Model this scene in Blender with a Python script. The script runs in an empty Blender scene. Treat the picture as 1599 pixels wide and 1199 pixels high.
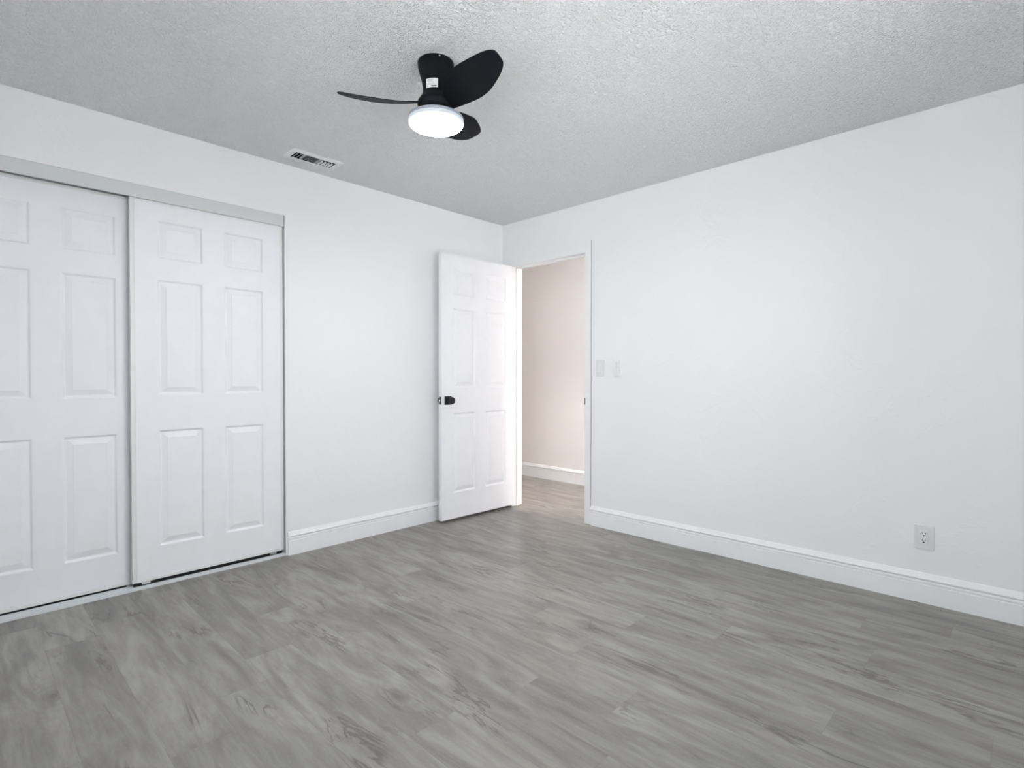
import bpy, bmesh, math, random
from mathutils import Matrix, Vector

random.seed(4)
SC = bpy.context.scene
COL = SC.collection
PI = math.pi
H = 2.44            # ceiling height

# ------------------------------------------------------------------ camera
def make_camera():
    f_px, yaw, pitch, roll = 845.512, 0.769452, -0.013359, 0.000696
    cy, sy = math.cos(yaw), math.sin(yaw)
    fw = Vector((cy*math.cos(pitch), sy*math.cos(pitch), math.sin(pitch)))
    r0 = Vector((sy, -cy, 0)); u0 = r0.cross(fw)
    c, s = math.cos(roll), math.sin(roll)
    r = c*r0 + s*u0; u = -s*r0 + c*u0
    cam = bpy.data.cameras.new('camera'); cam.sensor_fit = 'HORIZONTAL'
    cam.sensor_width = 36.0; cam.lens = f_px/1599*36.0
    cam.clip_start = 0.02
    o = bpy.data.objects.new('camera', cam); COL.objects.link(o)
    M = Matrix((r, u, -fw)).transposed().to_4x4()
    M.translation = Vector((-3.35486, -3.36646, 1.12195))
    o.matrix_world = M
    SC.camera = o
make_camera()

# ------------------------------------------------------------------ world, daylight, exposure
SKY = 5.6           # overcast sky seen through the windows
SUN = 50.0          # sun behind the house, lighting the added paving outside
LAMP = 130.0         # fan light
FILL_DOWNLIGHT = 160.0   # added spot that brightens the hall floor
HALL_FILL = 225.0    # unseen light added to brighten the hall
w = bpy.data.worlds.new('world'); SC.world = w; w.use_nodes = True
bg = w.node_tree.nodes['Background']
bg.inputs[0].default_value = (0.955, 0.972, 1.0, 1)
bg.inputs[1].default_value = SKY
SC.view_settings.view_transform = 'Standard'
SC.view_settings.look = 'None'
SC.view_settings.exposure = 0.0
SC.view_settings.gamma = 1.0
SC.view_settings.use_curve_mapping = False
SC.cycles.use_denoising = True
SC.cycles.max_bounces = 16
SC.cycles.diffuse_bounces = 10
SC.cycles.sample_clamp_indirect = 40.0

def make_sun():
    L = bpy.data.lights.new('sun', 'SUN'); L.energy = SUN; L.angle = 0.01; L.color = (1.0, 0.99, 0.99)
    o = bpy.data.objects.new('sun', L); COL.objects.link(o)
    o.rotation_euler = Vector((-0.42, -0.38, -0.82)).to_track_quat('-Z', 'Y').to_euler()
make_sun()

# unseen windows added behind the camera to let daylight in (portals only guide the sampling of the sky)
WIN = [  # axis, wall coordinate, along0, along1, z0, z1
    ('y', -3.75, -2.75, -0.85, 0.75, 2.10),
    ('x', -3.60, -3.25, -1.55, 0.75, 2.10),
]
def portal(axis, v, a0, a1, z0, z1):
    L = bpy.data.lights.new('daylight_portal', 'AREA'); L.shape = 'RECTANGLE'
    L.size = a1-a0; L.size_y = z1-z0; L.cycles.is_portal = True
    o = bpy.data.objects.new('daylight_portal', L); COL.objects.link(o)
    if axis == 'y':
        o.location = ((a0+a1)/2, v-0.16, (z0+z1)/2); o.rotation_euler = (PI/2, 0, 0)
    else:
        o.location = (v-0.16, (a0+a1)/2, (z0+z1)/2); o.rotation_euler = (PI/2, 0, -PI/2)
for wn in WIN: portal(*wn)

# ------------------------------------------------------------------ material helpers
class NT:
    def __init__(self, name):
        self.m = bpy.data.materials.new(name); self.m.use_nodes = True
        self.t = self.m.node_tree; self.n = self.t.nodes
        self.b = self.n['Principled BSDF']
    def node(self, typ, ins=None, **kw):
        nd = self.n.new(typ)
        for k, v in kw.items(): setattr(nd, k, v)
        for k, v in (ins or {}).items():
            if hasattr(v, 'is_output'): self.t.links.new(v, nd.inputs[k])
            else: nd.inputs[k].default_value = v
        return nd
    def math(self, op, a, b=None, c=None, clamp=False):
        ins = {0: a}
        if b is not None: ins[1] = b
        if c is not None: ins[2] = c
        return self.node('ShaderNodeMath', ins, operation=op, use_clamp=clamp).outputs[0]
    def ramp(self, fac, stops):
        nd = self.node('ShaderNodeValToRGB', {0: fac}); e = nd.color_ramp.elements
        while len(e) < len(stops): e.new(0.5)
        for el, (p, c) in zip(e, stops):
            el.position = p; el.color = c if len(c) == 4 else (*c, 1)
        return nd.outputs[0]
    def mix(self, fac, a, b, blend='MIX'):
        nd = self.node('ShaderNodeMix', data_type='RGBA', blend_type=blend)
        for k, v in ((0, fac), (6, a), (7, b)):
            if hasattr(v, 'is_output'): self.t.links.new(v, nd.inputs[k])
            else: nd.inputs[k].default_value = v if not isinstance(v, tuple) or len(v) == 4 else (*v, 1)
        return nd.outputs[2]
    def set(self, **kw):
        for k, v in kw.items():
            k = {'color': 'Base Color', 'rough': 'Roughness', 'metal': 'Metallic', 'spec': 'Specular IOR Level',
                 'normal': 'Normal', 'emit': 'Emission Color', 'estr': 'Emission Strength', 'coat': 'Coat Weight'}[k]
            if hasattr(v, 'is_output'): self.t.links.new(v, self.b.inputs[k])
            else: self.b.inputs[k].default_value = (*v, 1) if isinstance(v, tuple) and len(v) == 3 else v
        return self.m
    def bump(self, h, strength, dist):
        return self.node('ShaderNodeBump', {'Height': h, 'Strength': strength, 'Distance': dist}).outputs[0]

def g3(r, g, b): return (r, g, b)

def paint(name, col, rough=0.5, spec=0.3, mott=0.012, bump=0.0):
    k = NT(name)
    co = k.node('ShaderNodeTexCoord').outputs['Object']
    n = k.node('ShaderNodeTexNoise', {'Vector': co, 'Scale': 9.0, 'Detail': 3.0}).outputs[0]
    lo = tuple(c*(1-mott) for c in col); hi = tuple(min(1, c*(1+mott)) for c in col)
    c = k.ramp(n, [(0.3, lo), (0.7, hi)])
    k.set(color=c, rough=rough, spec=spec)
    if bump:
        n2 = k.node('ShaderNodeTexNoise', {'Vector': co, 'Scale': 220.0, 'Detail': 2.0}).outputs[0]
        k.set(normal=k.bump(n2, bump, 0.001))
    return k.m

def wall_paint(name, col):
    k = NT(name)
    co = k.node('ShaderNodeTexCoord').outputs['Object']
    n1 = k.node('ShaderNodeTexNoise', {'Vector': co, 'Scale': 3.4, 'Detail': 6.0, 'Roughness': 0.62, 'Distortion': 1.2}).outputs[0]
    ridge = k.ramp(n1, [(0.55, (0, 0, 0)), (0.60, (1, 1, 1)), (0.66, (0.55, 0.55, 0.55)), (0.80, (0.7, 0.7, 0.7))])
    n2 = k.node('ShaderNodeTexNoise', {'Vector': co, 'Scale': 26.0, 'Detail': 5.0, 'Roughness': 0.6, 'Distortion': 0.8}).outputs[0]
    h = k.math('ADD', k.math('MULTIPLY', ridge, 0.55), k.math('MULTIPLY', n2, 0.45))
    k.set(color=col, rough=0.62, spec=0.25, normal=k.bump(h, 0.20, 0.006))
    return k.m

def popcorn(name, col):
    k = NT(name)
    co = k.node('ShaderNodeTexCoord').outputs['Object']
    n1 = k.node('ShaderNodeTexNoise', {'Vector': co, 'Scale': 76.0, 'Detail': 2.5, 'Roughness': 0.5, 'Distortion': 1.0}).outputs[0]
    blob = k.ramp(n1, [(0.40, (0, 0, 0)), (0.68, (1, 1, 1))])
    n2 = k.node('ShaderNodeTexNoise', {'Vector': co, 'Scale': 190.0, 'Detail': 2.0}).outputs[0]
    h = k.math('ADD', blob, k.math('MULTIPLY', n2, 0.18))
    k.set(color=col, rough=0.7, spec=0.2, normal=k.bump(h, 1.0, 0.0085))
    return k.m

def plank_floor(name):
    k = NT(name); W, L = 0.182, 1.22
    co = k.node('ShaderNodeTexCoord').outputs['Object']
    sp = k.node('ShaderNodeSeparateXYZ', {0: co}); x, y = sp.outputs[0], sp.outputs[1]
    u = k.math('DIVIDE', k.math('ADD', x, 20.03), W); row = k.math('FLOOR', u)
    off = k.math('MULTIPLY', k.node('ShaderNodeTexWhiteNoise', {'W': row}, noise_dimensions='1D').outputs[0], L)
    v = k.math('DIVIDE', k.math('ADD', k.math('ADD', y, 30.0), off), L); seg = k.math('FLOOR', v)
    idv = k.node('ShaderNodeCombineXYZ', {0: row, 1: seg}).outputs[0]
    wn = k.node('ShaderNodeTexWhiteNoise', {'Vector': idv}, noise_dimensions='2D')
    pv, pc = wn.outputs[0], wn.outputs[1]
    # coordinates stretched along the boards, shifted per board
    shift = k.node('ShaderNodeVectorMath', {0: pc, 1: (37.0, 53.0, 19.0)}, operation='MULTIPLY').outputs[0]
    def stretched(sy):
        s = k.node('ShaderNodeVectorMath', {0: co, 1: (1.0, sy, 1.0)}, operation='MULTIPLY').outputs[0]
        return k.node('ShaderNodeVectorMath', {0: s, 1: shift}, operation='ADD').outputs[0]
    cg = stretched(0.10)
    grain = k.node('ShaderNodeTexNoise', {'Vector': cg, 'Scale': 42.0, 'Detail': 6.0, 'Roughness': 0.62, 'Distortion': 0.5}).outputs[0]
    cs = stretched(0.22)
    smud = k.node('ShaderNodeTexNoise', {'Vector': cs, 'Scale': 8.5, 'Detail': 4.0, 'Roughness': 0.58, 'Distortion': 1.1}).outputs[0]
    fine = k.node('ShaderNodeTexNoise', {'Vector': stretched(0.5), 'Scale': 160.0, 'Detail': 2.0}).outputs[0]
    ck = stretched(0.40)
    wob = k.node('ShaderNodeTexNoise', {'Vector': ck, 'Scale': 9.0, 'Detail': 2.0}).outputs[1]
    ckw = k.node('ShaderNodeVectorMath', {0: ck, 1: k.node('ShaderNodeVectorMath', {0: wob, 1: (0.07, 0.07, 0.0)}, operation='MULTIPLY').outputs[0]}, operation='ADD').outputs[0]
    kv = k.node('ShaderNodeTexVoronoi', {'Vector': ckw, 'Scale': 2.6}, voronoi_dimensions='2D'); kd = kv.outputs[0]
    sel = k.ramp(k.node('ShaderNodeSeparateColor', {0: kv.outputs[1]}).outputs[0], [(0.55, (0, 0, 0)), (0.62, (1, 1, 1))])
    vein = k.node('ShaderNodeTexNoise', {'Vector': stretched(0.16), 'Scale': 7.0, 'Detail': 5.0, 'Roughness': 0.6, 'Distortion': 0.9}).outputs[0]
    veinmask = k.ramp(k.node('ShaderNodeTexNoise', {'Vector': stretched(0.45), 'Scale': 6.0, 'Detail': 1.0}).outputs[0], [(0.52, (0, 0, 0)), (0.64, (1, 1, 1))])
    core = k.ramp(kd, [(0.01, (1, 1, 1)), (0.06, (0, 0, 0))])
    halo = k.ramp(kd, [(0.05, (1, 1, 1)), (0.26, (0, 0, 0))])
    rings = k.math('MULTIPLY', sel, k.math('MULTIPLY', k.math('ADD', k.math('MULTIPLY', k.math('SINE', k.math('MULTIPLY', kd, 150.0)), 0.5), 0.5), halo))
    A, B = (0.305, 0.292, 0.266), (0.248, 0.235, 0.213)
    base = k.mix(pv, A, B)
    c = k.mix(k.math('MULTIPLY', k.ramp(grain, [(0.38, (1, 1, 1)), (0.62, (0, 0, 0))]), 0.45), base, (0.168, 0.156, 0.146))
    c = k.mix(k.math('MULTIPLY', k.ramp(smud, [(0.47, (0, 0, 0)), (0.68, (1, 1, 1))]), 0.72), c, (0.142, 0.131, 0.124))
    c = k.mix(k.math('MULTIPLY', k.ramp(smud, [(0.26, (1, 1, 1)), (0.47, (0, 0, 0))]), 0.55), c, (0.405, 0.394, 0.365))
    c = k.mix(k.math('MULTIPLY', rings, 0.26), c, (0.155, 0.143, 0.134))
    c = k.mix(k.math('MULTIPLY', k.math('MULTIPLY', core, sel), 0.55), c, (0.085, 0.075, 0.070))
    c = k.mix(k.math('MULTIPLY', k.ramp(vein, [(0.475, (0, 0, 0)), (0.495, (1, 1, 1)), (0.505, (1, 1, 1)), (0.525, (0, 0, 0))]), k.math('MULTIPLY', veinmask, 0.8)), c, (0.115, 0.105, 0.098))
    c = k.mix(k.math('MULTIPLY', k.ramp(fine, [(0.56, (0, 0, 0)), (0.70, (1, 1, 1))]), 0.14), c, (0.38, 0.372, 0.355))
    # joints
    fu = k.math('FRACT', u); fv = k.math('FRACT', v)
    du = k.math('MULTIPLY', k.math('MINIMUM', fu, k.math('SUBTRACT', 1.0, fu)), W)
    dv = k.math('MULTIPLY', k.math('MINIMUM', fv, k.math('SUBTRACT', 1.0, fv)), L)
    d = k.math('MINIMUM', du, dv)
    seam = k.math('SUBTRACT', 1.0, k.math('DIVIDE', d, 0.0016), clamp=True)
    c = k.mix(k.math('MULTIPLY', seam, 0.25), c, (0.095, 0.088, 0.08))
    h = k.math('SUBTRACT', k.math('MULTIPLY', grain, 0.3), k.math('MULTIPLY', seam, 0.6))
    k.set(color=c, rough=k.ramp(grain, [(0.3, (0.40,)*3), (0.7, (0.30,)*3)]), spec=0.5, normal=k.bump(h, 0.25, 0.001))
    return k.m

def plain(name, col, rough=0.4, metal=0.0, spec=0.5):
    k = NT(name)
    co = k.node('ShaderNodeTexCoord').outputs['Object']
    n = k.node('ShaderNodeTexNoise', {'Vector': co, 'Scale': 60.0, 'Detail': 2.0}).outputs[0]
    r = k.math('ADD', k.math('MULTIPLY', n, 0.08), rough-0.04)
    k.set(color=col, rough=r, metal=metal, spec=spec)
    return k.m

def emissive(name, col, strength, base=0.9):
    k = NT(name)
    co = k.node('ShaderNodeTexCoord').outputs['Object']
    k.set(color=(base, base, base), rough=0.4, emit=col, estr=strength)
    return k.m

def glass_mat():
    k = NT('window_glass')
    tr = k.node('ShaderNodeBsdfTransparent', {0: (0.97, 0.985, 0.98, 1)}).outputs[0]
    gl = k.node('ShaderNodeBsdfGlossy', {0: (1, 1, 1, 1), 1: 0.02}).outputs[0]
    fr = k.node('ShaderNodeFresnel', {0: 1.45}).outputs[0]
    mx = k.node('ShaderNodeMixShader', {0: fr, 1: tr, 2: gl}).outputs[0]
    k.t.links.new(mx, k.n['Material Output'].inputs[0])
    return k.m

M = dict(
    wall=wall_paint('wall_paint', (0.868, 0.870, 0.880)),
    hall=wall_paint('hall_wall_paint', (0.86, 0.843, 0.832)),
    ceil=popcorn('textured_ceiling', (0.915, 0.920, 0.932)),
    floor=plank_floor('grey_vinyl_planks'),
    trim=paint('white_trim_paint', (0.88, 0.885, 0.90), 0.38, 0.4),
    frame=paint('door_frame_paint', (0.86, 0.865, 0.87), 0.45, 0.35),
    door=paint('white_door_paint', (0.87, 0.875, 0.90), 0.45, 0.35, bump=0.06),
    cloframe=paint('closet_door_edge_metal', (0.80, 0.81, 0.80), 0.35, 0.5),
    header=paint('closet_track_metal', (0.66, 0.68, 0.68), 0.42, 0.5),
    track=paint('floor_track_aluminium', (0.74, 0.77, 0.79), 0.35, 0.5),
    black=plain('matte_black_metal', (0.012, 0.012, 0.014), 0.42, 0.0, 0.5),
    fan=plain('fan_black_plastic', (0.008, 0.009, 0.012), 0.52, 0.0, 0.08),
    steel=plain('bright_steel', (0.75, 0.75, 0.76), 0.25, 1.0),
    plastic=plain('white_plastic', (0.80, 0.80, 0.80), 0.35, 0.0, 0.4),
    plate=plain('ivory_plate_plastic', (0.76, 0.765, 0.77), 0.40, 0.0, 0.4),
    vent=plain('vent_white_enamel', (0.82, 0.83, 0.84), 0.45, 0.0, 0.4),
    duct=plain('dark_duct', (0.012, 0.012, 0.013), 0.8, 0.0, 0.2),
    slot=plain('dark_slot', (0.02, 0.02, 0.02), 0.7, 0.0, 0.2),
    label=plain('paper_label', (0.78, 0.80, 0.80), 0.6, 0.0, 0.2),
    ink=plain('label_print', (0.28, 0.30, 0.31), 0.7, 0.0, 0.2),
    ink2=plain('label_dark_print', (0.05, 0.05, 0.06), 0.7, 0.0, 0.2),
    lamp=emissive('lit_diffuser', (0.965, 0.974, 1.0), LAMP),
    rim=emissive('glare_glow_rim', (0.74, 0.85, 1.0), 0.42, 0.30),  # faint glow put in for the lens glare around the rim
    housing=plain('glare_grey_housing', (0.30, 0.33, 0.38), 0.5, 0.0, 0.4),  # dark housing coloured grey to carry the lamp's glare
    hfill2=emissive('hall_fill_lens', (1.0, 0.93, 0.90), 2.0),
    hlamp=emissive('hall_fill_diffuser', (1.0, 0.93, 0.90), HALL_FILL),
    glass=glass_mat(),
    ground=paint('bounce_paving', (0.412, 0.408, 0.404), 0.8, 0.2),
)

# ------------------------------------------------------------------ mesh helpers
def add_box(bm, x0, x1, y0, y1, z0, z1):
    vs = [bm.verts.new((x, y, z)) for x in (x0, x1) for y in (y0, y1) for z in (z0, z1)]
    for f in ((0, 1, 3, 2), (4, 6, 7, 5), (0, 4, 5, 1), (2, 3, 7, 6), (0, 2, 6, 4), (1, 5, 7, 3)):
        bm.faces.new([vs[i] for i in f])
def box(*a):
    bm = bmesh.new(); add_box(bm, *a); return bm
def boxes(L):
    bm = bmesh.new()
    for a in L: add_box(bm, *a)
    return bm
def bevel(bm, w, seg=2, ang=30):
    bmesh.ops.recalc_face_normals(bm, faces=bm.faces)
    es = [e for e in bm.edges if len(e.link_faces) == 2 and e.calc_face_angle(0) > math.radians(ang)]
    bmesh.ops.bevel(bm, geom=es, offset=w, segments=seg, affect='EDGES', profile=0.5)
    return bm
def lathe(prof, n=64, cx=0, cy=0):
    """prof: list of (r, z) bottom to top, revolved about z"""
    bm = bmesh.new(); rings = []
    for r, z in prof:
        if r < 1e-6: rings.append([bm.verts.new((cx, cy, z))])
        else: rings.append([bm.verts.new((cx+r*math.cos(2*PI*i/n), cy+r*math.sin(2*PI*i/n), z)) for i in range(n)])
    for a, b in zip(rings, rings[1:]):
        for i in range(n):
            j = (i+1) % n
            if len(a) == 1: bm.faces.new((a[0], b[j], b[i]))
            elif len(b) == 1: bm.faces.new((a[i], a[j], b[0]))
            else: bm.faces.new((a[i], a[j], b[j], b[i]))
    bmesh.ops.recalc_face_normals(bm, faces=bm.faces)
    return bm
def extrude_profile(prof, p0, p1, out):
    """closed profile of (d, z): d metres out from the wall along 'out', swept from p0 to p1 (xy)"""
    bm = bmesh.new(); ends = []
    for p in (p0, p1):
        ends.append([bm.verts.new((p[0]+out[0]*d, p[1]+out[1]*d, z)) for d, z in prof])
    a, b = ends; n = len(prof)
    for i in range(n):
        j = (i+1) % n; bm.faces.new((a[i], a[j], b[j], b[i]))
    bm.faces.new(a[::-1]); bm.faces.new(b)
    bmesh.ops.recalc_face_normals(bm, faces=bm.faces)
    return bm
def obj(name, bm, mat, parent=None, smooth=False, loc=None, rot=None):
    me = bpy.data.meshes.new(name); bmesh.ops.recalc_face_normals(bm, faces=bm.faces)
    bm.to_mesh(me); bm.free(); me.materials.append(mat)
    if smooth:
        for p in me.polygons: p.use_smooth = True
        me.set_sharp_from_angle(angle=math.radians(38))
    o = bpy.data.objects.new(name, me); COL.objects.link(o)
    if parent: o.parent = parent
    if loc: o.location = loc
    if rot: o.rotation_euler = rot
    return o
def tag(o, label=None, cat=None, group=None, kind=None):
    if label: o['label'] = label
    if cat: o['category'] = cat
    if group: o['group'] = group
    if kind: o['kind'] = kind
    return o
def empty(name, loc, rz=0.0):
    o = bpy.data.objects.new(name, None); COL.objects.link(o)
    o.location = loc; o.rotation_euler = (0, 0, rz); o.empty_display_size = 0.1
    return o
def struct(name, bm, mat, label=None, cat=None):
    return tag(obj(name, bm, mat), label, cat, kind='structure')

# ------------------------------------------------------------------ room shell
X0, Y0 = -3.60, -3.75            # rear walls (behind the camera)
T = 0.117                        # partition thickness
HX = 1.175                       # far wall of the hall
HY0, HY1 = -3.2, 1.9
CL0, CL1, CLH = -3.44, -1.912, 2.122   # closet opening
DY0, DY1, DH = -0.893, -0.120, 2.066   # doorway opening (inside the frame)
FJ = 0.018                       # jamb thickness

struct('floor', boxes([(X0-0.15, HX+0.15, Y0-0.15, HY1+0.1, -0.12, 0.0)]), M['floor'],
       'grey wood-look plank floor running from the room into the hall', 'floor')

VX0, VX1, VY0, VY1 = -1.957, -1.688, -0.262, -0.148     # duct opening in the ceiling
cz = (H, H+0.12)
struct('ceiling', boxes([
    (X0-0.15, VX0, Y0-0.15, HY1+0.1, *cz), (VX1, HX+0.15, Y0-0.15, HY1+0.1, *cz),
    (VX0, VX1, Y0-0.15, VY0, *cz), (VX0, VX1, VY1, HY1+0.1, *cz),
    (VX0, VX1, VY0, VY1, H+0.115, H+0.12)]), M['ceil'], 'white textured ceiling', 'ceiling')

struct('wall_left', boxes([
    (X0-0.12, CL0, 0, T, 0, H), (CL0, CL1, 0, T, CLH, H), (CL1, T, 0, T, 0, H)]), M['wall'],
    'white wall with the closet opening', 'wall')
struct('wall_right', boxes([
    (0, T, Y0-0.12, DY0-0.060, 0, H), (0, T, DY0-0.060, DY1+0.053, DH+0.083, H), (0, T, DY1+0.053, 0, 0, H)]), M['wall'],
    'white wall with the doorway, switch and outlet', 'wall')

def wall_with_window(name, axis, v, a0, a1, wn):
    _, _, b0, b1, z0, z1 = wn
    L = [(a0, b0, 0, H), (b1, a1, 0, H), (b0, b1, 0, z0), (b0, b1, z1, H)]
    if axis == 'y': bs = [(p, q, v-0.12, v, r, s) for p, q, r, s in L]
    else: bs = [(v-0.12, v, p, q, r, s) for p, q, r, s in L]
    struct(name, boxes(bs), M['wall'])
wall_with_window('wall_front', 'y', Y0, X0-0.12, 0.0, WIN[0])
wall_with_window('wall_back', 'x', X0, Y0, 0.0, WIN[1])
struct('wall_hall', boxes([(HX, HX+0.12, HY0, HY1, 0, H), (T, HX, HY0-0.1, HY0, 0, H), (T, HX, HY1, HY1+0.1, 0, H),
                           (0.0, T, T, HY1, 0, H)]), M['hall'],
       'plastered hall wall seen through the doorway', 'wall')
# closet interior
struct('wall_closet', boxes([(CL0-0.3, CL1+0.3, 0.70, 0.78, 0, H), (CL0-0.38, CL0-0.3, T, 0.78, 0, H),
                             (CL1+0.3, CL1+0.38, T, 0.78, 0, H)]), M['wall'])

def make_window(n, axis, v, a0, a1, z0, z1):
    f = 0.045; out = v-0.10; inn = v-0.04
    def B(p, q, r, s, d0, d1): return (p, q, d0, d1, r, s) if axis == 'y' else (d0, d1, p, q, r, s)
    am = (a0+a1)/2; zm = (z0+z1)/2
    fr = boxes([B(a0, a0+f, z0, z1, out, inn), B(a1-f, a1, z0, z1, out, inn), B(a0+f, a1-f, z0, z0+f, out, inn),
                B(a0+f, a1-f, z1-f, z1, out, inn), B(a0+f, a1-f, zm-0.02, zm+0.02, out, inn)])
    r = struct('window_%d' % n, fr, M['trim'], 'white framed window added behind the viewer for daylight', 'window')
    obj('pane', box(*B(a0+f, a1-f, z0+f, z1-f, v-0.073, v-0.069)), M['glass'], r)
    obj('sill', box(*B(a0-0.05, a1+0.05, z0-0.025, z0, v-0.03, v+0.05)), M['trim'], r)
for i, wn in enumerate(WIN): make_window(i+1, *wn)
struct('ground', box(-16, 3.0, -16, 2.0, -0.30, -0.13), M['ground'])  # unseen ground, added to bounce daylight up to the ceiling

# ------------------------------------------------------------------ baseboards
BB = [(0.0, 0.0), (0.0150, 0.0), (0.0155, 0.090), (0.0105, 0.0920), (0.0105, 0.0955), (0.0145, 0.0975), (0.0155, 0.1050), (0.0140, 0.1120), (0.0030, 0.1130),
      (0.0030, 0.1192), (0.0165, 0.1202), (0.0165, 0.1225), (0.0120, 0.1280), (0.0065, 0.1420), (0.0035, 0.1470), (0.0, 0.1480)]
struct('baseboard_left', extrude_profile(BB, (CL1+0.010, 0), (-0.015, 0), (0, -1)), M['trim'],
       'white moulded baseboard between closet and open door', 'baseboard')
struct('baseboard_right', extrude_profile(BB, (0, DY0-0.0605), (0, Y0), (-1, 0)), M['trim'],
       'long white moulded baseboard under the outlet', 'baseboard')
struct('baseboard_hall', extrude_profile(BB, (HX, HY0), (HX, HY1), (-1, 0)), M['trim'],
       'white moulded baseboard in the hall beyond the doorway', 'baseboard')
struct('baseboard_front', extrude_profile(BB, (-0.015, Y0), (X0+0.015, Y0), (0, 1)), M['trim'])
struct('baseboard_back', extrude_profile(BB, (X0, Y0+0.015), (X0, 0), (1, 0)), M['trim'])

# ------------------------------------------------------------------ door frame
def door_frame():
    p = 0.004; fw_ = 0.053; e = 0.0005
    L = [ # jamb boards with the wide face returned along the wall on both sides
        (-p, T+p, DY1, DY1+FJ, 0.002, DH), (-p, T+p, DY0-FJ, DY0, 0.002, DH), (-p, T+p, DY0-FJ, DY1+FJ, DH, DH+FJ),
        (-p, 0.010, DY1+FJ, DY1+fw_-e, 0.002, DH+FJ), (-p, 0.010, DY0-fw_, DY0-FJ, 0.002, DH+FJ),
        (-p, 0.010, DY0-fw_, DY1+fw_-e, DH+FJ, DH+0.083-e),
        (T-0.010, T+p, DY1+FJ, DY1+fw_-e, 0.002, DH+FJ), (T-0.010, T+p, DY0-fw_, DY0-FJ, 0.002, DH+FJ),
        (T-0.010, T+p, DY0-fw_, DY1+fw_-e, DH+FJ, DH+0.083-e),
        # stop strips
        (0.045, 0.080, DY1-0.012, DY1, 0.002, DH), (0.045, 0.080, DY0, DY0+0.012, 0.002, DH), (0.045, 0.080, DY0, DY1, DH-0.012, DH)]
    o = struct('trim_1', boxes(L), M['frame'], 'white door frame around the open doorway', 'door frame')
    s = boxes([(-0.004, 0.022, DY0, DY0+0.0025, 0.905, 0.968), (-p-0.003, -0.004, DY0-0.004, DY0+0.0025, 0.912, 0.961)])
    tag(obj('strike_plate', s, M['black'], o), 'small black strike plate')
    return o
door_frame()

# ------------------------------------------------------------------ six panel doors
def panel_leaf(W, Hh, th, xs, zs):
    """leaf from (0,0,0): x 0..W, front face y=0, back y=th, z 0..Hh; xs/zs = panel spans"""
    bm = bmesh.new()
    xb = [0.0]+[v for s in xs for v in s]+[W]; zb = [0.0]+[v for s in zs for v in s]+[Hh]
    rings = [(0.0, 0.0), (0.004, 0.0012), (0.011, 0.0100), (0.016, 0.0100), (0.041, 0.0022), (0.0425, 0.0012)]
    for side in (0, 1):
        Y = (lambda d: d) if side == 0 else (lambda d: th-d)
        for i in range(len(xb)-1):
            for j in range(len(zb)-1):
                a, b, c, d = xb[i], xb[i+1], zb[j], zb[j+1]
                if i % 2 == 1 and j % 2 == 1:
                    prev = None
                    for ins, dep in rings:
                        cur = [bm.verts.new(q) for q in ((a+ins, Y(dep), c+ins), (b-ins, Y(dep), c+ins), (b-ins, Y(dep), d-ins), (a+ins, Y(dep), d-ins))]
                        if prev:
                            for k in range(4):
                                bm.faces.new((prev[k], prev[(k+1) % 4], cur[(k+1) % 4], cur[k]))
                        prev = cur
                    bm.faces.new(prev)
                else:
                    bm.faces.new([bm.verts.new(q) for q in ((a, Y(0), c), (b, Y(0), c), (b, Y(0), d), (a, Y(0), d))])
    # edges of the leaf, split at the same breaks
    for i in range(len(xb)-1):
        for z in (0.0, Hh):
            bm.faces.new([bm.verts.new(q) for q in ((xb[i], 0, z), (xb[i+1], 0, z), (xb[i+1], th, z), (xb[i], th, z))])
    for j in range(len(zb)-1):
        for x in (0.0, W):
            bm.faces.new([bm.verts.new(q) for q in ((x, 0, zb[j]), (x, 0, zb[j+1]), (x, th, zb[j+1]), (x, th, zb[j]))])
    bmesh.ops.remove_doubles(bm, verts=bm.verts, dist=1e-5)
    bmesh.ops.recalc_face_normals(bm, faces=bm.faces)
    return bm

ZP = [(0.220, 0.843), (1.034, 1.652), (1.752, 1.958)]
ZB = 0.022
def cyl_y(r, y0, y1, cx, cz, n=40, r1=None):
    bm = bmesh.new(); r1 = r if r1 is None else r1
    a = [bm.verts.new((cx+r*math.cos(2*PI*i/n), y0, cz+r*math.sin(2*PI*i/n))) for i in range(n)]
    b = [bm.verts.new((cx+r1*math.cos(2*PI*i/n), y1, cz+r1*math.sin(2*PI*i/n))) for i in range(n)]
    for i in range(n):
        j = (i+1) % n; bm.faces.new((a[i], a[j], b[j], b[i]))
    bm.faces.new(a[::-1]); bm.faces.new(b)
    return bm
def lathe_y(prof, cx, cz, n=48):
    """prof: (r, y)"""
    bm = lathe(prof, n)
    bmesh.ops.transform(bm, matrix=Matrix.Translation((cx, 0, cz)) @ Matrix(((1, 0, 0, 0), (0, 0, 1, 0), (0, -1, 0, 0), (0, 0, 0, 1))), verts=bm.verts)
    return bm

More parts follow.
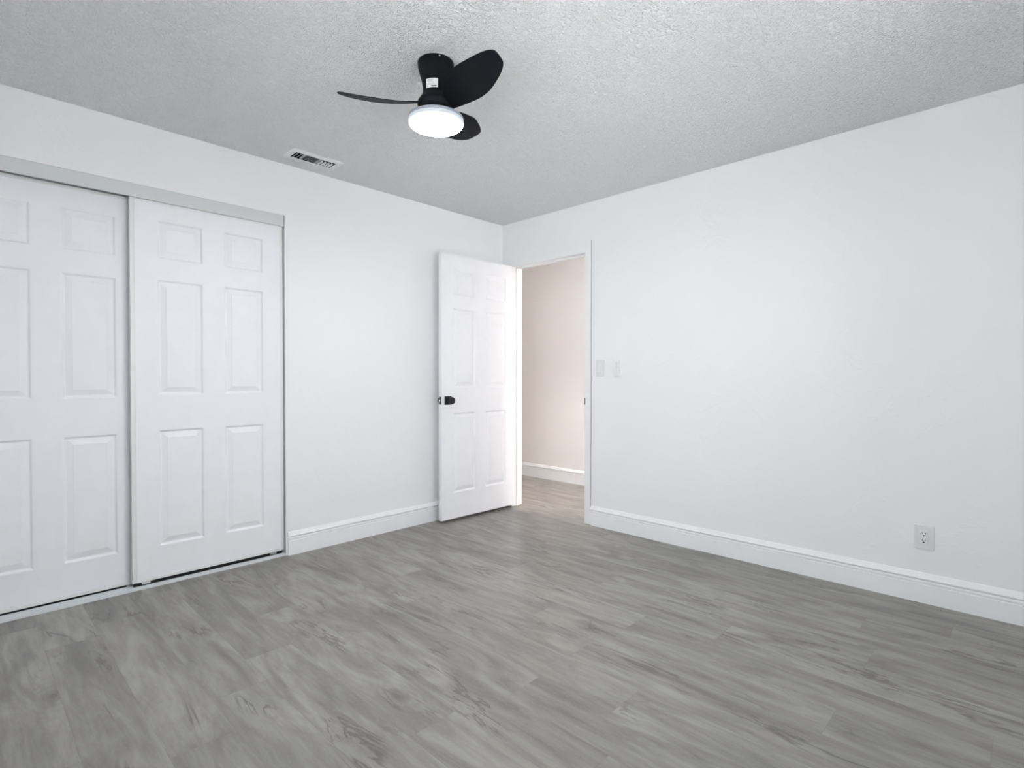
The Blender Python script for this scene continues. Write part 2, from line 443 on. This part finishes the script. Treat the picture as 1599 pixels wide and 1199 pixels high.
def room_door():
    DW, DT = 0.762, 0.035
    root_x = -0.017
    # local x=0 is the free edge
    xs = [(0.113, 0.344), (0.449, 0.686)]
    zs = [(a-ZB, b-ZB) for a, b in ZP]
    leaf = panel_leaf(DW, 2.044, DT, xs, zs)
    # origin at the hinge foot
    bmesh.ops.translate(leaf, verts=leaf.verts, vec=(-DW, 0, 0))
    d = obj('door_1', leaf, M['door']); d.location = (root_x, -0.1375, ZB); d.rotation_euler = (0, 0, math.radians(-0.7))
    tag(d, 'open white six-panel door with black knob, standing in the doorway', 'door', kind='structure')
    kz = 0.940-ZB; kx = -DW+0.060
    for side, s in ((0, 1), (1, -1)):
        bm = bevel(box(kx-0.032, kx+0.032, -0.008, 0.0005, kz-0.032, kz+0.032), 0.002)
        prof = [(0.011, 0.006), (0.011, 0.026), (0.018, 0.032), (0.0255, 0.037), (0.0275, 0.043), (0.0275, 0.055), (0.025, 0.0595), (0.019, 0.0610), (0.018, 0.0600), (0.0, 0.0600)]
        kn = lathe_y([(r, -y) for r, y in prof], kx, kz)   # comes out at -y
        if side == 1:
            for b_ in (bm, kn):
                for v_ in b_.verts: v_.co.y = DT - v_.co.y
        k = obj('door_knob', kn, M['black'], d, smooth=True); tag(k, 'round black knob')
        obj('rose', bm, M['black'], k)
    lp = obj('latch_plate', box(-DW-0.0012, -DW+0.001, 0.006, 0.030, kz-0.029, kz+0.029), M['black'], d); tag(lp, 'black latch plate in the door edge')
    lb = bmesh.new(); add_box(lb, -DW-0.009, -DW-0.001, 0.012, 0.024, kz-0.007, kz+0.007)
    obj('latch_bolt', bevel(lb, 0.002), M['steel'], lp)
    for z in (0.323, 1.09, 1.848):
        bm = boxes([(0.0002, 0.0022, 0.004, 0.033, z-0.045, z+0.045)])
        kn = lathe([(0.0, z-0.047), (0.004, z-0.046), (0.0045, z-0.043), (0.0045, z+0.043), (0.004, z+0.046), (0.0, z+0.047)], 16, 0.0015, 0.040)
        h = obj('hinge', bm, M['black'], d); obj('hinge_pin', kn, M['black'], h, smooth=True)
    return d
room_door()

def closet_door(name, x0, W, y, zoff, label, left_w, right_w):
    zs0 = [(0.207, 0.834), (1.021, 1.643), (1.754, 1.960)]
    zb = 0.036+zoff; top = 2.068+zoff
    xs = [(0.1215, 0.3435), (0.4535, 0.6755)]
    bm = panel_leaf(W, top-zb, 0.022, xs, [(a+zoff-zb, b+zoff-zb) for a, b in zs0])
    d = obj(name, bm, M['door']); d.location = (x0, y, zb)
    tag(d, label, 'closet door', kind='structure')
    hh = top-zb; p = 0.003
    # metal edging wrapped around the leaf
    def channel(a0, a1, c0, c1):
        return [(a0, a1, -p, -0.0002, c0, c1), (a0, a1, 0.0222, 0.0222+p, c0, c1)]
    L = channel(-0.002, left_w, 0, hh)+channel(W-right_w, W+0.002, 0, hh)
    L += [(-0.002, -0.0002, -p, 0.0222+p, 0, hh), (W+0.0002, W+0.002, -p, 0.0222+p, 0, hh)]
    # raised bead on the long edges
    L += [(-0.002, 0.003, -p-0.004, -p, 0, hh), (left_w-0.004, left_w, -p-0.0015, -p, 0, hh), (W-0.004, W+0.002, -p-0.002, -p, 0, hh)]
    obj('side_channel', boxes(L), M['cloframe'], d)
    L = channel(left_w, W-right_w, 0, 0.013)+channel(left_w, W-right_w, hh-0.014, hh)
    L += [(left_w, W-right_w, -p, 0.0222+p, -0.002, -0.0002)]
    obj('rail_channel', boxes(L), M['cloframe'], d)
    tag(obj('gap_shade', box(0.004, W-0.004, 0.006, 0.017, -0.0215, -0.0022), M['slot'], d), 'black strip for the shade under the door')  # black strip painting in the shade of the gap below the leaf
    for fx in (0.06, W-0.06):
        obj('bottom_guide', boxes([(fx-0.02, fx+0.02, 0.0035, 0.0058, -0.016, -0.002)]), M['steel'], d)
    return d
closet_door('door_2', -2.7095, 0.788, 0.022, 0.0, 'white six-panel sliding closet door, the front one on the right', 0.020, 0.012)
closet_door('door_3', -3.4375, 0.790, 0.064, -0.009, 'white six-panel sliding closet door, the rear one cut by the left edge', 0.012, 0.012)

# closet head track and floor track
ht = boxes([(CL0+0.001, CL1-0.006, 0.000, 0.004, 2.056, CLH-0.001), (CL0+0.001, CL1-0.006, -0.003, 0.009, 2.053, 2.056),
            (CL0+0.001, CL1-0.006, 0.004, 0.108, CLH-0.005, CLH-0.001), (CL0+0.001, CL1-0.004, 0.052, 0.055, 2.078, CLH-0.005),
            (CL0+0.001, CL1-0.004, 0.104, 0.108, 2.062, CLH-0.005)])
hto = obj('closet_track', ht, M['header'])
tag(hto, 'grey metal header track along the top of the closet opening', 'track')
ft = boxes([(CL0+0.001, CL1-0.002, 0.0, 0.100, 0.0005, 0.003), (CL0+0.001, CL1-0.002, 0.0, 0.004, 0.003, 0.013), (CL0+0.001, CL1-0.002, 0.004, 0.012, 0.003, 0.006),
            (CL0+0.001, CL1-0.002, 0.018, 0.021, 0.003, 0.015), (CL0+0.001, CL1-0.002, 0.044, 0.047, 0.003, 0.015), (CL0+0.001, CL1-0.002, 0.060, 0.063, 0.003, 0.015), (CL0+0.001, CL1-0.002, 0.086, 0.100, 0.003, 0.013)])
tag(obj('closet_floor_track', ft, M['track']), 'low ribbed aluminium track on the floor under the closet doors', 'track')

# ------------------------------------------------------------------ ceiling fan
def blade_mesh(ang, droop):
    bm = bmesh.new(); N = 36; K = 12
    R0, R1 = 0.055, 0.386
    KN = (0.055, 0.080, 0.134, 0.188, 0.242, 0.296, 0.341, 0.3725, 0.386)
    CW = (-0.004, -0.0018, -0.0214, -0.0231, -0.0177, 0.0060, 0.0308, 0.0538, 0.0700)
    CC = (0.062, 0.0737, 0.0985, 0.1230, 0.1380, 0.1411, 0.1383, 0.1260, 0.0990)
    def tab(T_, r):
        n = len(KN)
        for i in range(n-1):
            if r <= KN[i+1]+1e-9:
                t = (r-KN[i])/(KN[i+1]-KN[i])
                m = lambda j: (T_[min(j+1, n-1)]-T_[max(j-1, 0)])/(KN[min(j+1, n-1)]-KN[max(j-1, 0)])
                h = KN[i+1]-KN[i]; t2, t3 = t*t, t*t*t
                return (2*t3-3*t2+1)*T_[i]+(t3-2*t2+t)*h*m(i)+(-2*t3+3*t2)*T_[i+1]+(t3-t2)*h*m(i+1)
        return T_[-1]
    top, bot = [], []
    for i in range(N+1):
        s = i/N; s = 1-(1-s)**2.0
        r = R0+(R1-R0)*s
        a, b = tab(CW, r), tab(CC, r); d_ = r-0.1; th = 0.3915-0.3505*d_; z = 2.2715+(0.0614+droop)*d_+0.3448*d_*d_
        tr, br = [], []
        for k in range(K+1):
            q = k/K; q = 0.5-0.5*math.cos(PI*q)
            o = a+(b-a)*q
            thick = 0.0032*math.sin(PI*min(max(q, 0.04), 0.96))+0.0008
            camber = 0.0015*(4*q*(1-q))
            x, y, zz = r, o*math.cos(th), z-o*math.sin(th)+camber
            tr.append(bm.verts.new((x, y, zz+thick))); br.append(bm.verts.new((x, y, zz-thick)))
        top.append(tr); bot.append(br)
    for g, fl in ((top, 0), (bot, 1)):
        for i in range(N):
            for k in range(K):
                q = (g[i][k], g[i+1][k], g[i+1][k+1], g[i][k+1]); bm.faces.new(q if not fl else q[::-1])
    for i in range(N):
        for k in (0, K):
            bm.faces.new((top[i][k], top[i+1][k], bot[i+1][k], bot[i][k]))
    for i in (0, N):
        for k in range(K):
            bm.faces.new((top[i][k], top[i][k+1], bot[i][k+1], bot[i][k]))
    bmesh.ops.recalc_face_normals(bm, faces=bm.faces)
    bmesh.ops.translate(bm, verts=bm.verts, vec=(0, 0, -H))
    bmesh.ops.rotate(bm, verts=bm.verts, cent=(0, 0, 0), matrix=Matrix.Rotation(math.radians(ang), 3, 'Z'))
    return bm

def ceiling_fan():
    root = empty('ceiling_fan', (-1.929, -1.539, H))
    tag(root, 'small black three-blade ceiling fan with a lit round light', 'ceiling fan')
    z = lambda v: v-H
    can = [(0.0, z(2.300)), (0.056, z(2.300)), (0.0545, z(2.320)), (0.0560, z(2.340)), (0.0600, z(2.362)), (0.0660, z(2.385)), (0.0720, z(2.405)), (0.0750, z(2.420)), (0.0755, z(2.436)), (0.074, z(2.4395)), (0.0, z(2.4395))]
    obj('canopy', lathe(can), M['fan'], root, smooth=True)
    hub = [(0.0, z(2.230)), (0.076, z(2.230)), (0.0715, z(2.238)), (0.0715, z(2.248)), (0.076, z(2.258)), (0.078, z(2.266)), (0.0755, z(2.275)), (0.069, z(2.285)), (0.062, z(2.295)), (0.0575, z(2.304)), (0.0555, z(2.312)), (0.0, z(2.312))]
    obj('hub', lathe(hub), M['fan'], root, smooth=True)
    for a, dr in ((136.19, -0.0977), (9.55, 0.0396), (-106.81, 0.0587)):
        obj('blade', blade_mesh(a, dr), M['fan'], root, smooth=True)
    ring = [(0.0, z(2.199)), (0.1150, z(2.199)), (0.1165, z(2.2005)), (0.1165, z(2.206)), (0.1150, z(2.210)), (0.1060, z(2.215)), (0.092, z(2.221)), (0.078, z(2.2295)), (0.0, z(2.2295))]
    obj('light_ring', lathe(ring), M['housing'], root, smooth=True)
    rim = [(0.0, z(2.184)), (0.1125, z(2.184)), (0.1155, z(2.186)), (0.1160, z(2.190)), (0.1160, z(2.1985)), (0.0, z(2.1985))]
    tag(obj('glare_rim', lathe(rim), M['rim'], root, smooth=True), 'rim of the light with lens glare put in as glow')
    dif = [(0.0, z(2.1755)), (0.060, z(2.1760)), (0.090, z(2.1770)), (0.104, z(2.1785)), (0.1100, z(2.1805)), (0.1115, z(2.1838)), (0.0, z(2.1838))]
    tag(obj('light_diffuser', lathe(dif), M['lamp'], root, smooth=True), 'glowing white light diffuser')
    # rating sticker on the neck, facing the camera
    def patch(a0, a1, z0, z1, r0, r1, off, th=0.0006):
        bm = bmesh.new(); n = 8; A = []
        for i in range(n+1):
            a = math.radians(a0+(a1-a0)*i/n)
            A.append([bm.verts.new(((r+off+d)*math.cos(a), (r+off+d)*math.sin(a), z(zz))) for zz, r in ((z0, r0), (z1, r1)) for d in (0, th)])
        for i in range(n):
            p, q = A[i], A[i+1]
            for f in ((0, 1), (1, 3), (3, 2), (2, 0)): bm.faces.new((p[f[0]], p[f[1]], q[f[1]], q[f[0]]))
        bm.faces.new((A[0][0], A[0][2], A[0][3], A[0][1])); bm.faces.new((A[n][0], A[n][1], A[n][3], A[n][2]))
        return bm
    c0 = -145.0
    rr = lambda zz: 0.0560+max(0.0, zz-2.330)*0.10
    def P(a0, a1, z0, z1, off): return patch(c0+a0, c0+a1, z0, z1, rr(z0), rr(z1), off)
    st = obj('rating_sticker', P(-25, 25, 2.311, 2.347, 0.0012), M['label'], root); tag(st, 'small white rating sticker')
    for zz, e in ((2.3425, 8), (2.3385, 2), (2.3345, 6), (2.3305, 16), (2.3265, 12), (2.3225, 17)):
        obj('print_line', P(-20, e, zz-0.0007, zz+0.0007, 0.0020), M['ink'], st)
    obj('print_line', P(-3, 19, 2.3145, 2.3180, 0.0020), M['ink2'], st)
    obj('print_line', P(-20, -15, 2.3145, 2.3180, 0.0020), M['ink2'], st)
    # canopy screw
    a = math.radians(-117)
    bm = bmesh.new(); bmesh.ops.create_uvsphere(bm, u_segments=16, v_segments=10, radius=0.0038)
    bmesh.ops.translate(bm, verts=bm.verts, vec=(0.0755*math.cos(a), 0.0755*math.sin(a), z(2.430)))
    tag(obj('screw', bm, M['steel'], root, smooth=True), 'bright screw head')
ceiling_fan()

# ------------------------------------------------------------------ ceiling vent
def ceiling_vent():
    cx, cy = (VX0+VX1)/2, (VY0+VY1)/2
    root = empty('ceiling_vent', (cx, cy, H))
    tag(root, 'white rectangular air vent in the ceiling above the closet end', 'vent')
    hx, hy = 0.159, 0.080; ox, oy = 0.125, 0.046
    def ring(a, b, c, d, z0, z1): # outer a,b  inner c,d
        return [(-a, a, -b, -d, z0, z1), (-a, a, d, b, z0, z1), (-a, -c, -d, d, z0, z1), (c, a, -d, d, z0, z1)]
    # sloped picture-frame border
    bm = bmesh.new(); prev = None
    for x, y, z in ((hx, hy, 0.0), (hx, hy, -0.0025), (hx-0.012, hy-0.012, -0.006), (ox+0.004, oy+0.004, -0.009), (ox, oy, -0.0085), (ox, oy, -0.0055)):
        cur = [bm.verts.new(q) for q in ((-x, -y, z), (x, -y, z), (x, y, z), (-x, y, z))]
        if prev:
            for k in range(4): bm.faces.new((prev[k], prev[(k+1) % 4], cur[(k+1) % 4], cur[k]))
        prev = cur
    obj('vent_frame', bm, M['vent'], root)
    # duct behind
    dx, dy = (VX1-VX0)/2-0.001, (VY1-VY0)/2-0.001
    obj('duct', boxes([(-dx, dx, -dy, dy, 0.100, 0.104), (-dx, -dx+0.002, -dy, dy, -0.003, 0.100), (dx-0.002, dx, -dy, dy, -0.003, 0.100),
                       (-dx, dx, -dy, -dy+0.002, -0.003, 0.100), (-dx, dx, dy-0.002, dy, -0.003, 0.100)]), M['duct'], root)
    def strip(path, tilt, depth=0.016, th=0.0012):
        """a louvre: path of xy points, lower edge displaced by tilt (xy) relative to the upper edge"""
        bm = bmesh.new(); R = []
        for x, y in path:
            R.append([bm.verts.new(q) for q in ((x, y, depth-0.008), (x+th, y+th, depth-0.008), (x+tilt[0]+th, y+tilt[1]+th, -0.008), (x+tilt[0], y+tilt[1], -0.008))])
        for a, b in zip(R, R[1:]):
            for k in range(4): bm.faces.new((a[k], a[(k+1) % 4], b[(k+1) % 4], b[k]))
        bm.faces.new(R[0]); bm.faces.new(R[-1][::-1])
        return bm
    # left bank: louvres running across, throwing air to -x
    for x in (-0.100, -0.080):
        obj('louvre', strip([(x, -oy), (x, oy)], (-0.013, 0), 0.012, 0.0032), M['vent'], root)
    obj('divider', box(-0.066, -0.063, -oy, oy, -0.008, 0.004), M['vent'], root)
    # middle bank: louvres running lengthwise
    for y in (-0.024, -0.009, 0.006, 0.021, 0.036):
        obj('louvre', strip([(-0.063, y), (0.030, y)], (0, -0.011), 0.0062), M['vent'], root)
    obj('divider', box(0.030, 0.033, -oy, oy, -0.008, 0.004), M['vent'], root)
    # right bank: bent louvres throwing air to +x
    for x in (0.050, 0.071, 0.092, 0.113):
        obj('louvre', strip([(x-0.026, -oy+0.002), (x-0.008, -oy+0.020), (x-0.005, -oy+0.03), (x-0.005, oy+0.004)], (0.008, 0), 0.006, 0.0016), M['vent'], root)
ceiling_vent()

# ------------------------------------------------------------------ switch, remote, outlet on the right wall (x = 0)
def rounded_plate(w, h, d, r=0.004):
    bm = box(-d, 0, -w/2, w/2, -h/2, h/2)
    es = [e for e in bm.edges if abs(e.verts[0].co.x-e.verts[1].co.x) > 1e-6]
    bmesh.ops.bevel(bm, geom=es, offset=r, segments=4, affect='EDGES', profile=0.5)
    bmesh.ops.recalc_face_normals(bm, faces=bm.faces)
    es = [e for e in bm.edges if all(v.co.x < -d+1e-6 for v in e.verts)]
    bmesh.ops.bevel(bm, geom=es, offset=0.0022, segments=2, affect='EDGES', profile=0.5)
    return bm

sw = empty('light_switch', (0, -1.032, 1.187)); tag(sw, 'white rocker light switch beside the door frame', 'light switch')
obj('cover_plate', rounded_plate(0.076, 0.122, 0.007), M['plate'], sw)
bm = bmesh.new()  # tilted rocker paddle
vs = [bm.verts.new(q) for q in ((-0.0068, -0.0168, -0.0335), (-0.0068, 0.0168, -0.0335), (-0.0068, 0.0168, 0.0335), (-0.0068, -0.0168, 0.0335),
                                (-0.0125, -0.0160, -0.0325), (-0.0125, 0.0160, -0.0325), (-0.0074, 0.0160, 0.0325), (-0.0074, -0.0160, 0.0325))]
for f in ((0, 1, 2, 3), (4, 7, 6, 5), (0, 4, 5, 1), (1, 5, 6, 2), (2, 6, 7, 3), (3, 7, 4, 0)): bm.faces.new([vs[i] for i in f])
obj('rocker', bm, M['plastic'], sw)

rh = empty('remote_holder', (0, -1.186, 1.128)); tag(rh, 'white wall holder cupping the small fan remote', 'holder')
obj('back_plate', rounded_plate(0.036, 0.060, 0.003), M['plastic'], rh, loc=(0, 0, 0.036))
cup = boxes([(-0.024, -0.003, -0.022, 0.022, 0.000, 0.003), (-0.0245, -0.022, -0.022, 0.022, 0.003, 0.040),
             (-0.022, -0.003, -0.022, -0.0195, 0.003, 0.044), (-0.022, -0.003, 0.0195, 0.022, 0.003, 0.044)])
obj('cup', cup, M['plastic'], rh)
rc = obj('remote_control', bevel(box(-0.0205, -0.0045, -0.018, 0.018, 0.0, 0.110), 0.004, 3), M['plastic'], smooth=True)
rc.location = (0, -1.186, 1.1315); tag(rc, 'small white fan remote standing in its wall holder', 'remote')
obj('keypad', bevel(box(-0.0212, -0.0200, -0.0125, 0.0125, 0.048, 0.098), 0.0004, 1), M['plate'], rc)

ou = empty('wall_outlet', (0, -2.9725, 0.3255)); tag(ou, 'white double power outlet low on the wall above the baseboard', 'outlet')
obj('cover_plate', rounded_plate(0.079, 0.119, 0.006), M['plate'], ou)
re_ = obj('receptacle', bevel(box(-0.0080, -0.0055, -0.0168, 0.0168, -0.0335, 0.0335), 0.0008, 1), M['plastic'], ou)
for zc in (0.0165, -0.0165):
    obj('slot', box(-0.0084, -0.0079, -0.0072, -0.0052, zc+0.000, zc+0.0085), M['slot'], re_)
    obj('slot', box(-0.0084, -0.0079, 0.0052, 0.0072, zc-0.0005, zc+0.0090), M['slot'], re_)
    g = bmesh.new(); n = 20
    lo = [g.verts.new((-0.0079, 0.0036*math.cos(2*PI*i/n), zc-0.0075+0.0033*math.sin(2*PI*i/n))) for i in range(n)]
    hi = [g.verts.new((-0.0084, v.co.y, v.co.z)) for v in lo]
    for i in range(n): g.faces.new((lo[i], lo[(i+1) % n], hi[(i+1) % n], hi[i]))
    g.faces.new(hi); g.faces.new(lo[::-1])
    obj('ground_hole', g, M['slot'], re_)

# ------------------------------------------------------------------ unseen hall fill lights, added to brighten the hall and its floor
hl = empty('hall_fill_light', (0.66, -2.75, H)); tag(hl, 'round flush light added out of view to brighten the hall', 'ceiling light')
obj('pan', lathe([(0.0, -0.030), (0.16, -0.030), (0.165, -0.026), (0.165, -0.001), (0.0, -0.001)]), M['trim'], hl, smooth=True)
obj('diffuser', lathe([(0.0, -0.042), (0.12, -0.041), (0.145, -0.036), (0.152, -0.0305), (0.0, -0.0305)]), M['hlamp'], hl, smooth=True)
dl = empty('fill_downlight', (0.27, 0.05, H)); tag(dl, 'slim round light added in the hall ceiling to brighten the floor', 'ceiling light')
obj('trim_ring', lathe([(0.060, -0.001), (0.085, -0.001), (0.085, -0.005), (0.078, -0.008), (0.060, -0.008), (0.060, -0.001)]), M['trim'], dl, smooth=True)
obj('lens', lathe([(0.0, -0.005), (0.0595, -0.005), (0.0595, -0.002), (0.0, -0.002)]), M['hfill2'], dl)
L = bpy.data.lights.new('fill_beam', 'SPOT'); L.energy = FILL_DOWNLIGHT; L.spot_size = math.radians(78); L.spot_blend = 1.0  # added beam, brightens the hall floor
L.shadow_soft_size = 0.05; L.color = (1.0, 0.93, 0.89)
o = bpy.data.objects.new('fill_beam', L); COL.objects.link(o); o.parent = dl; o.location = (0, 0, -0.012)
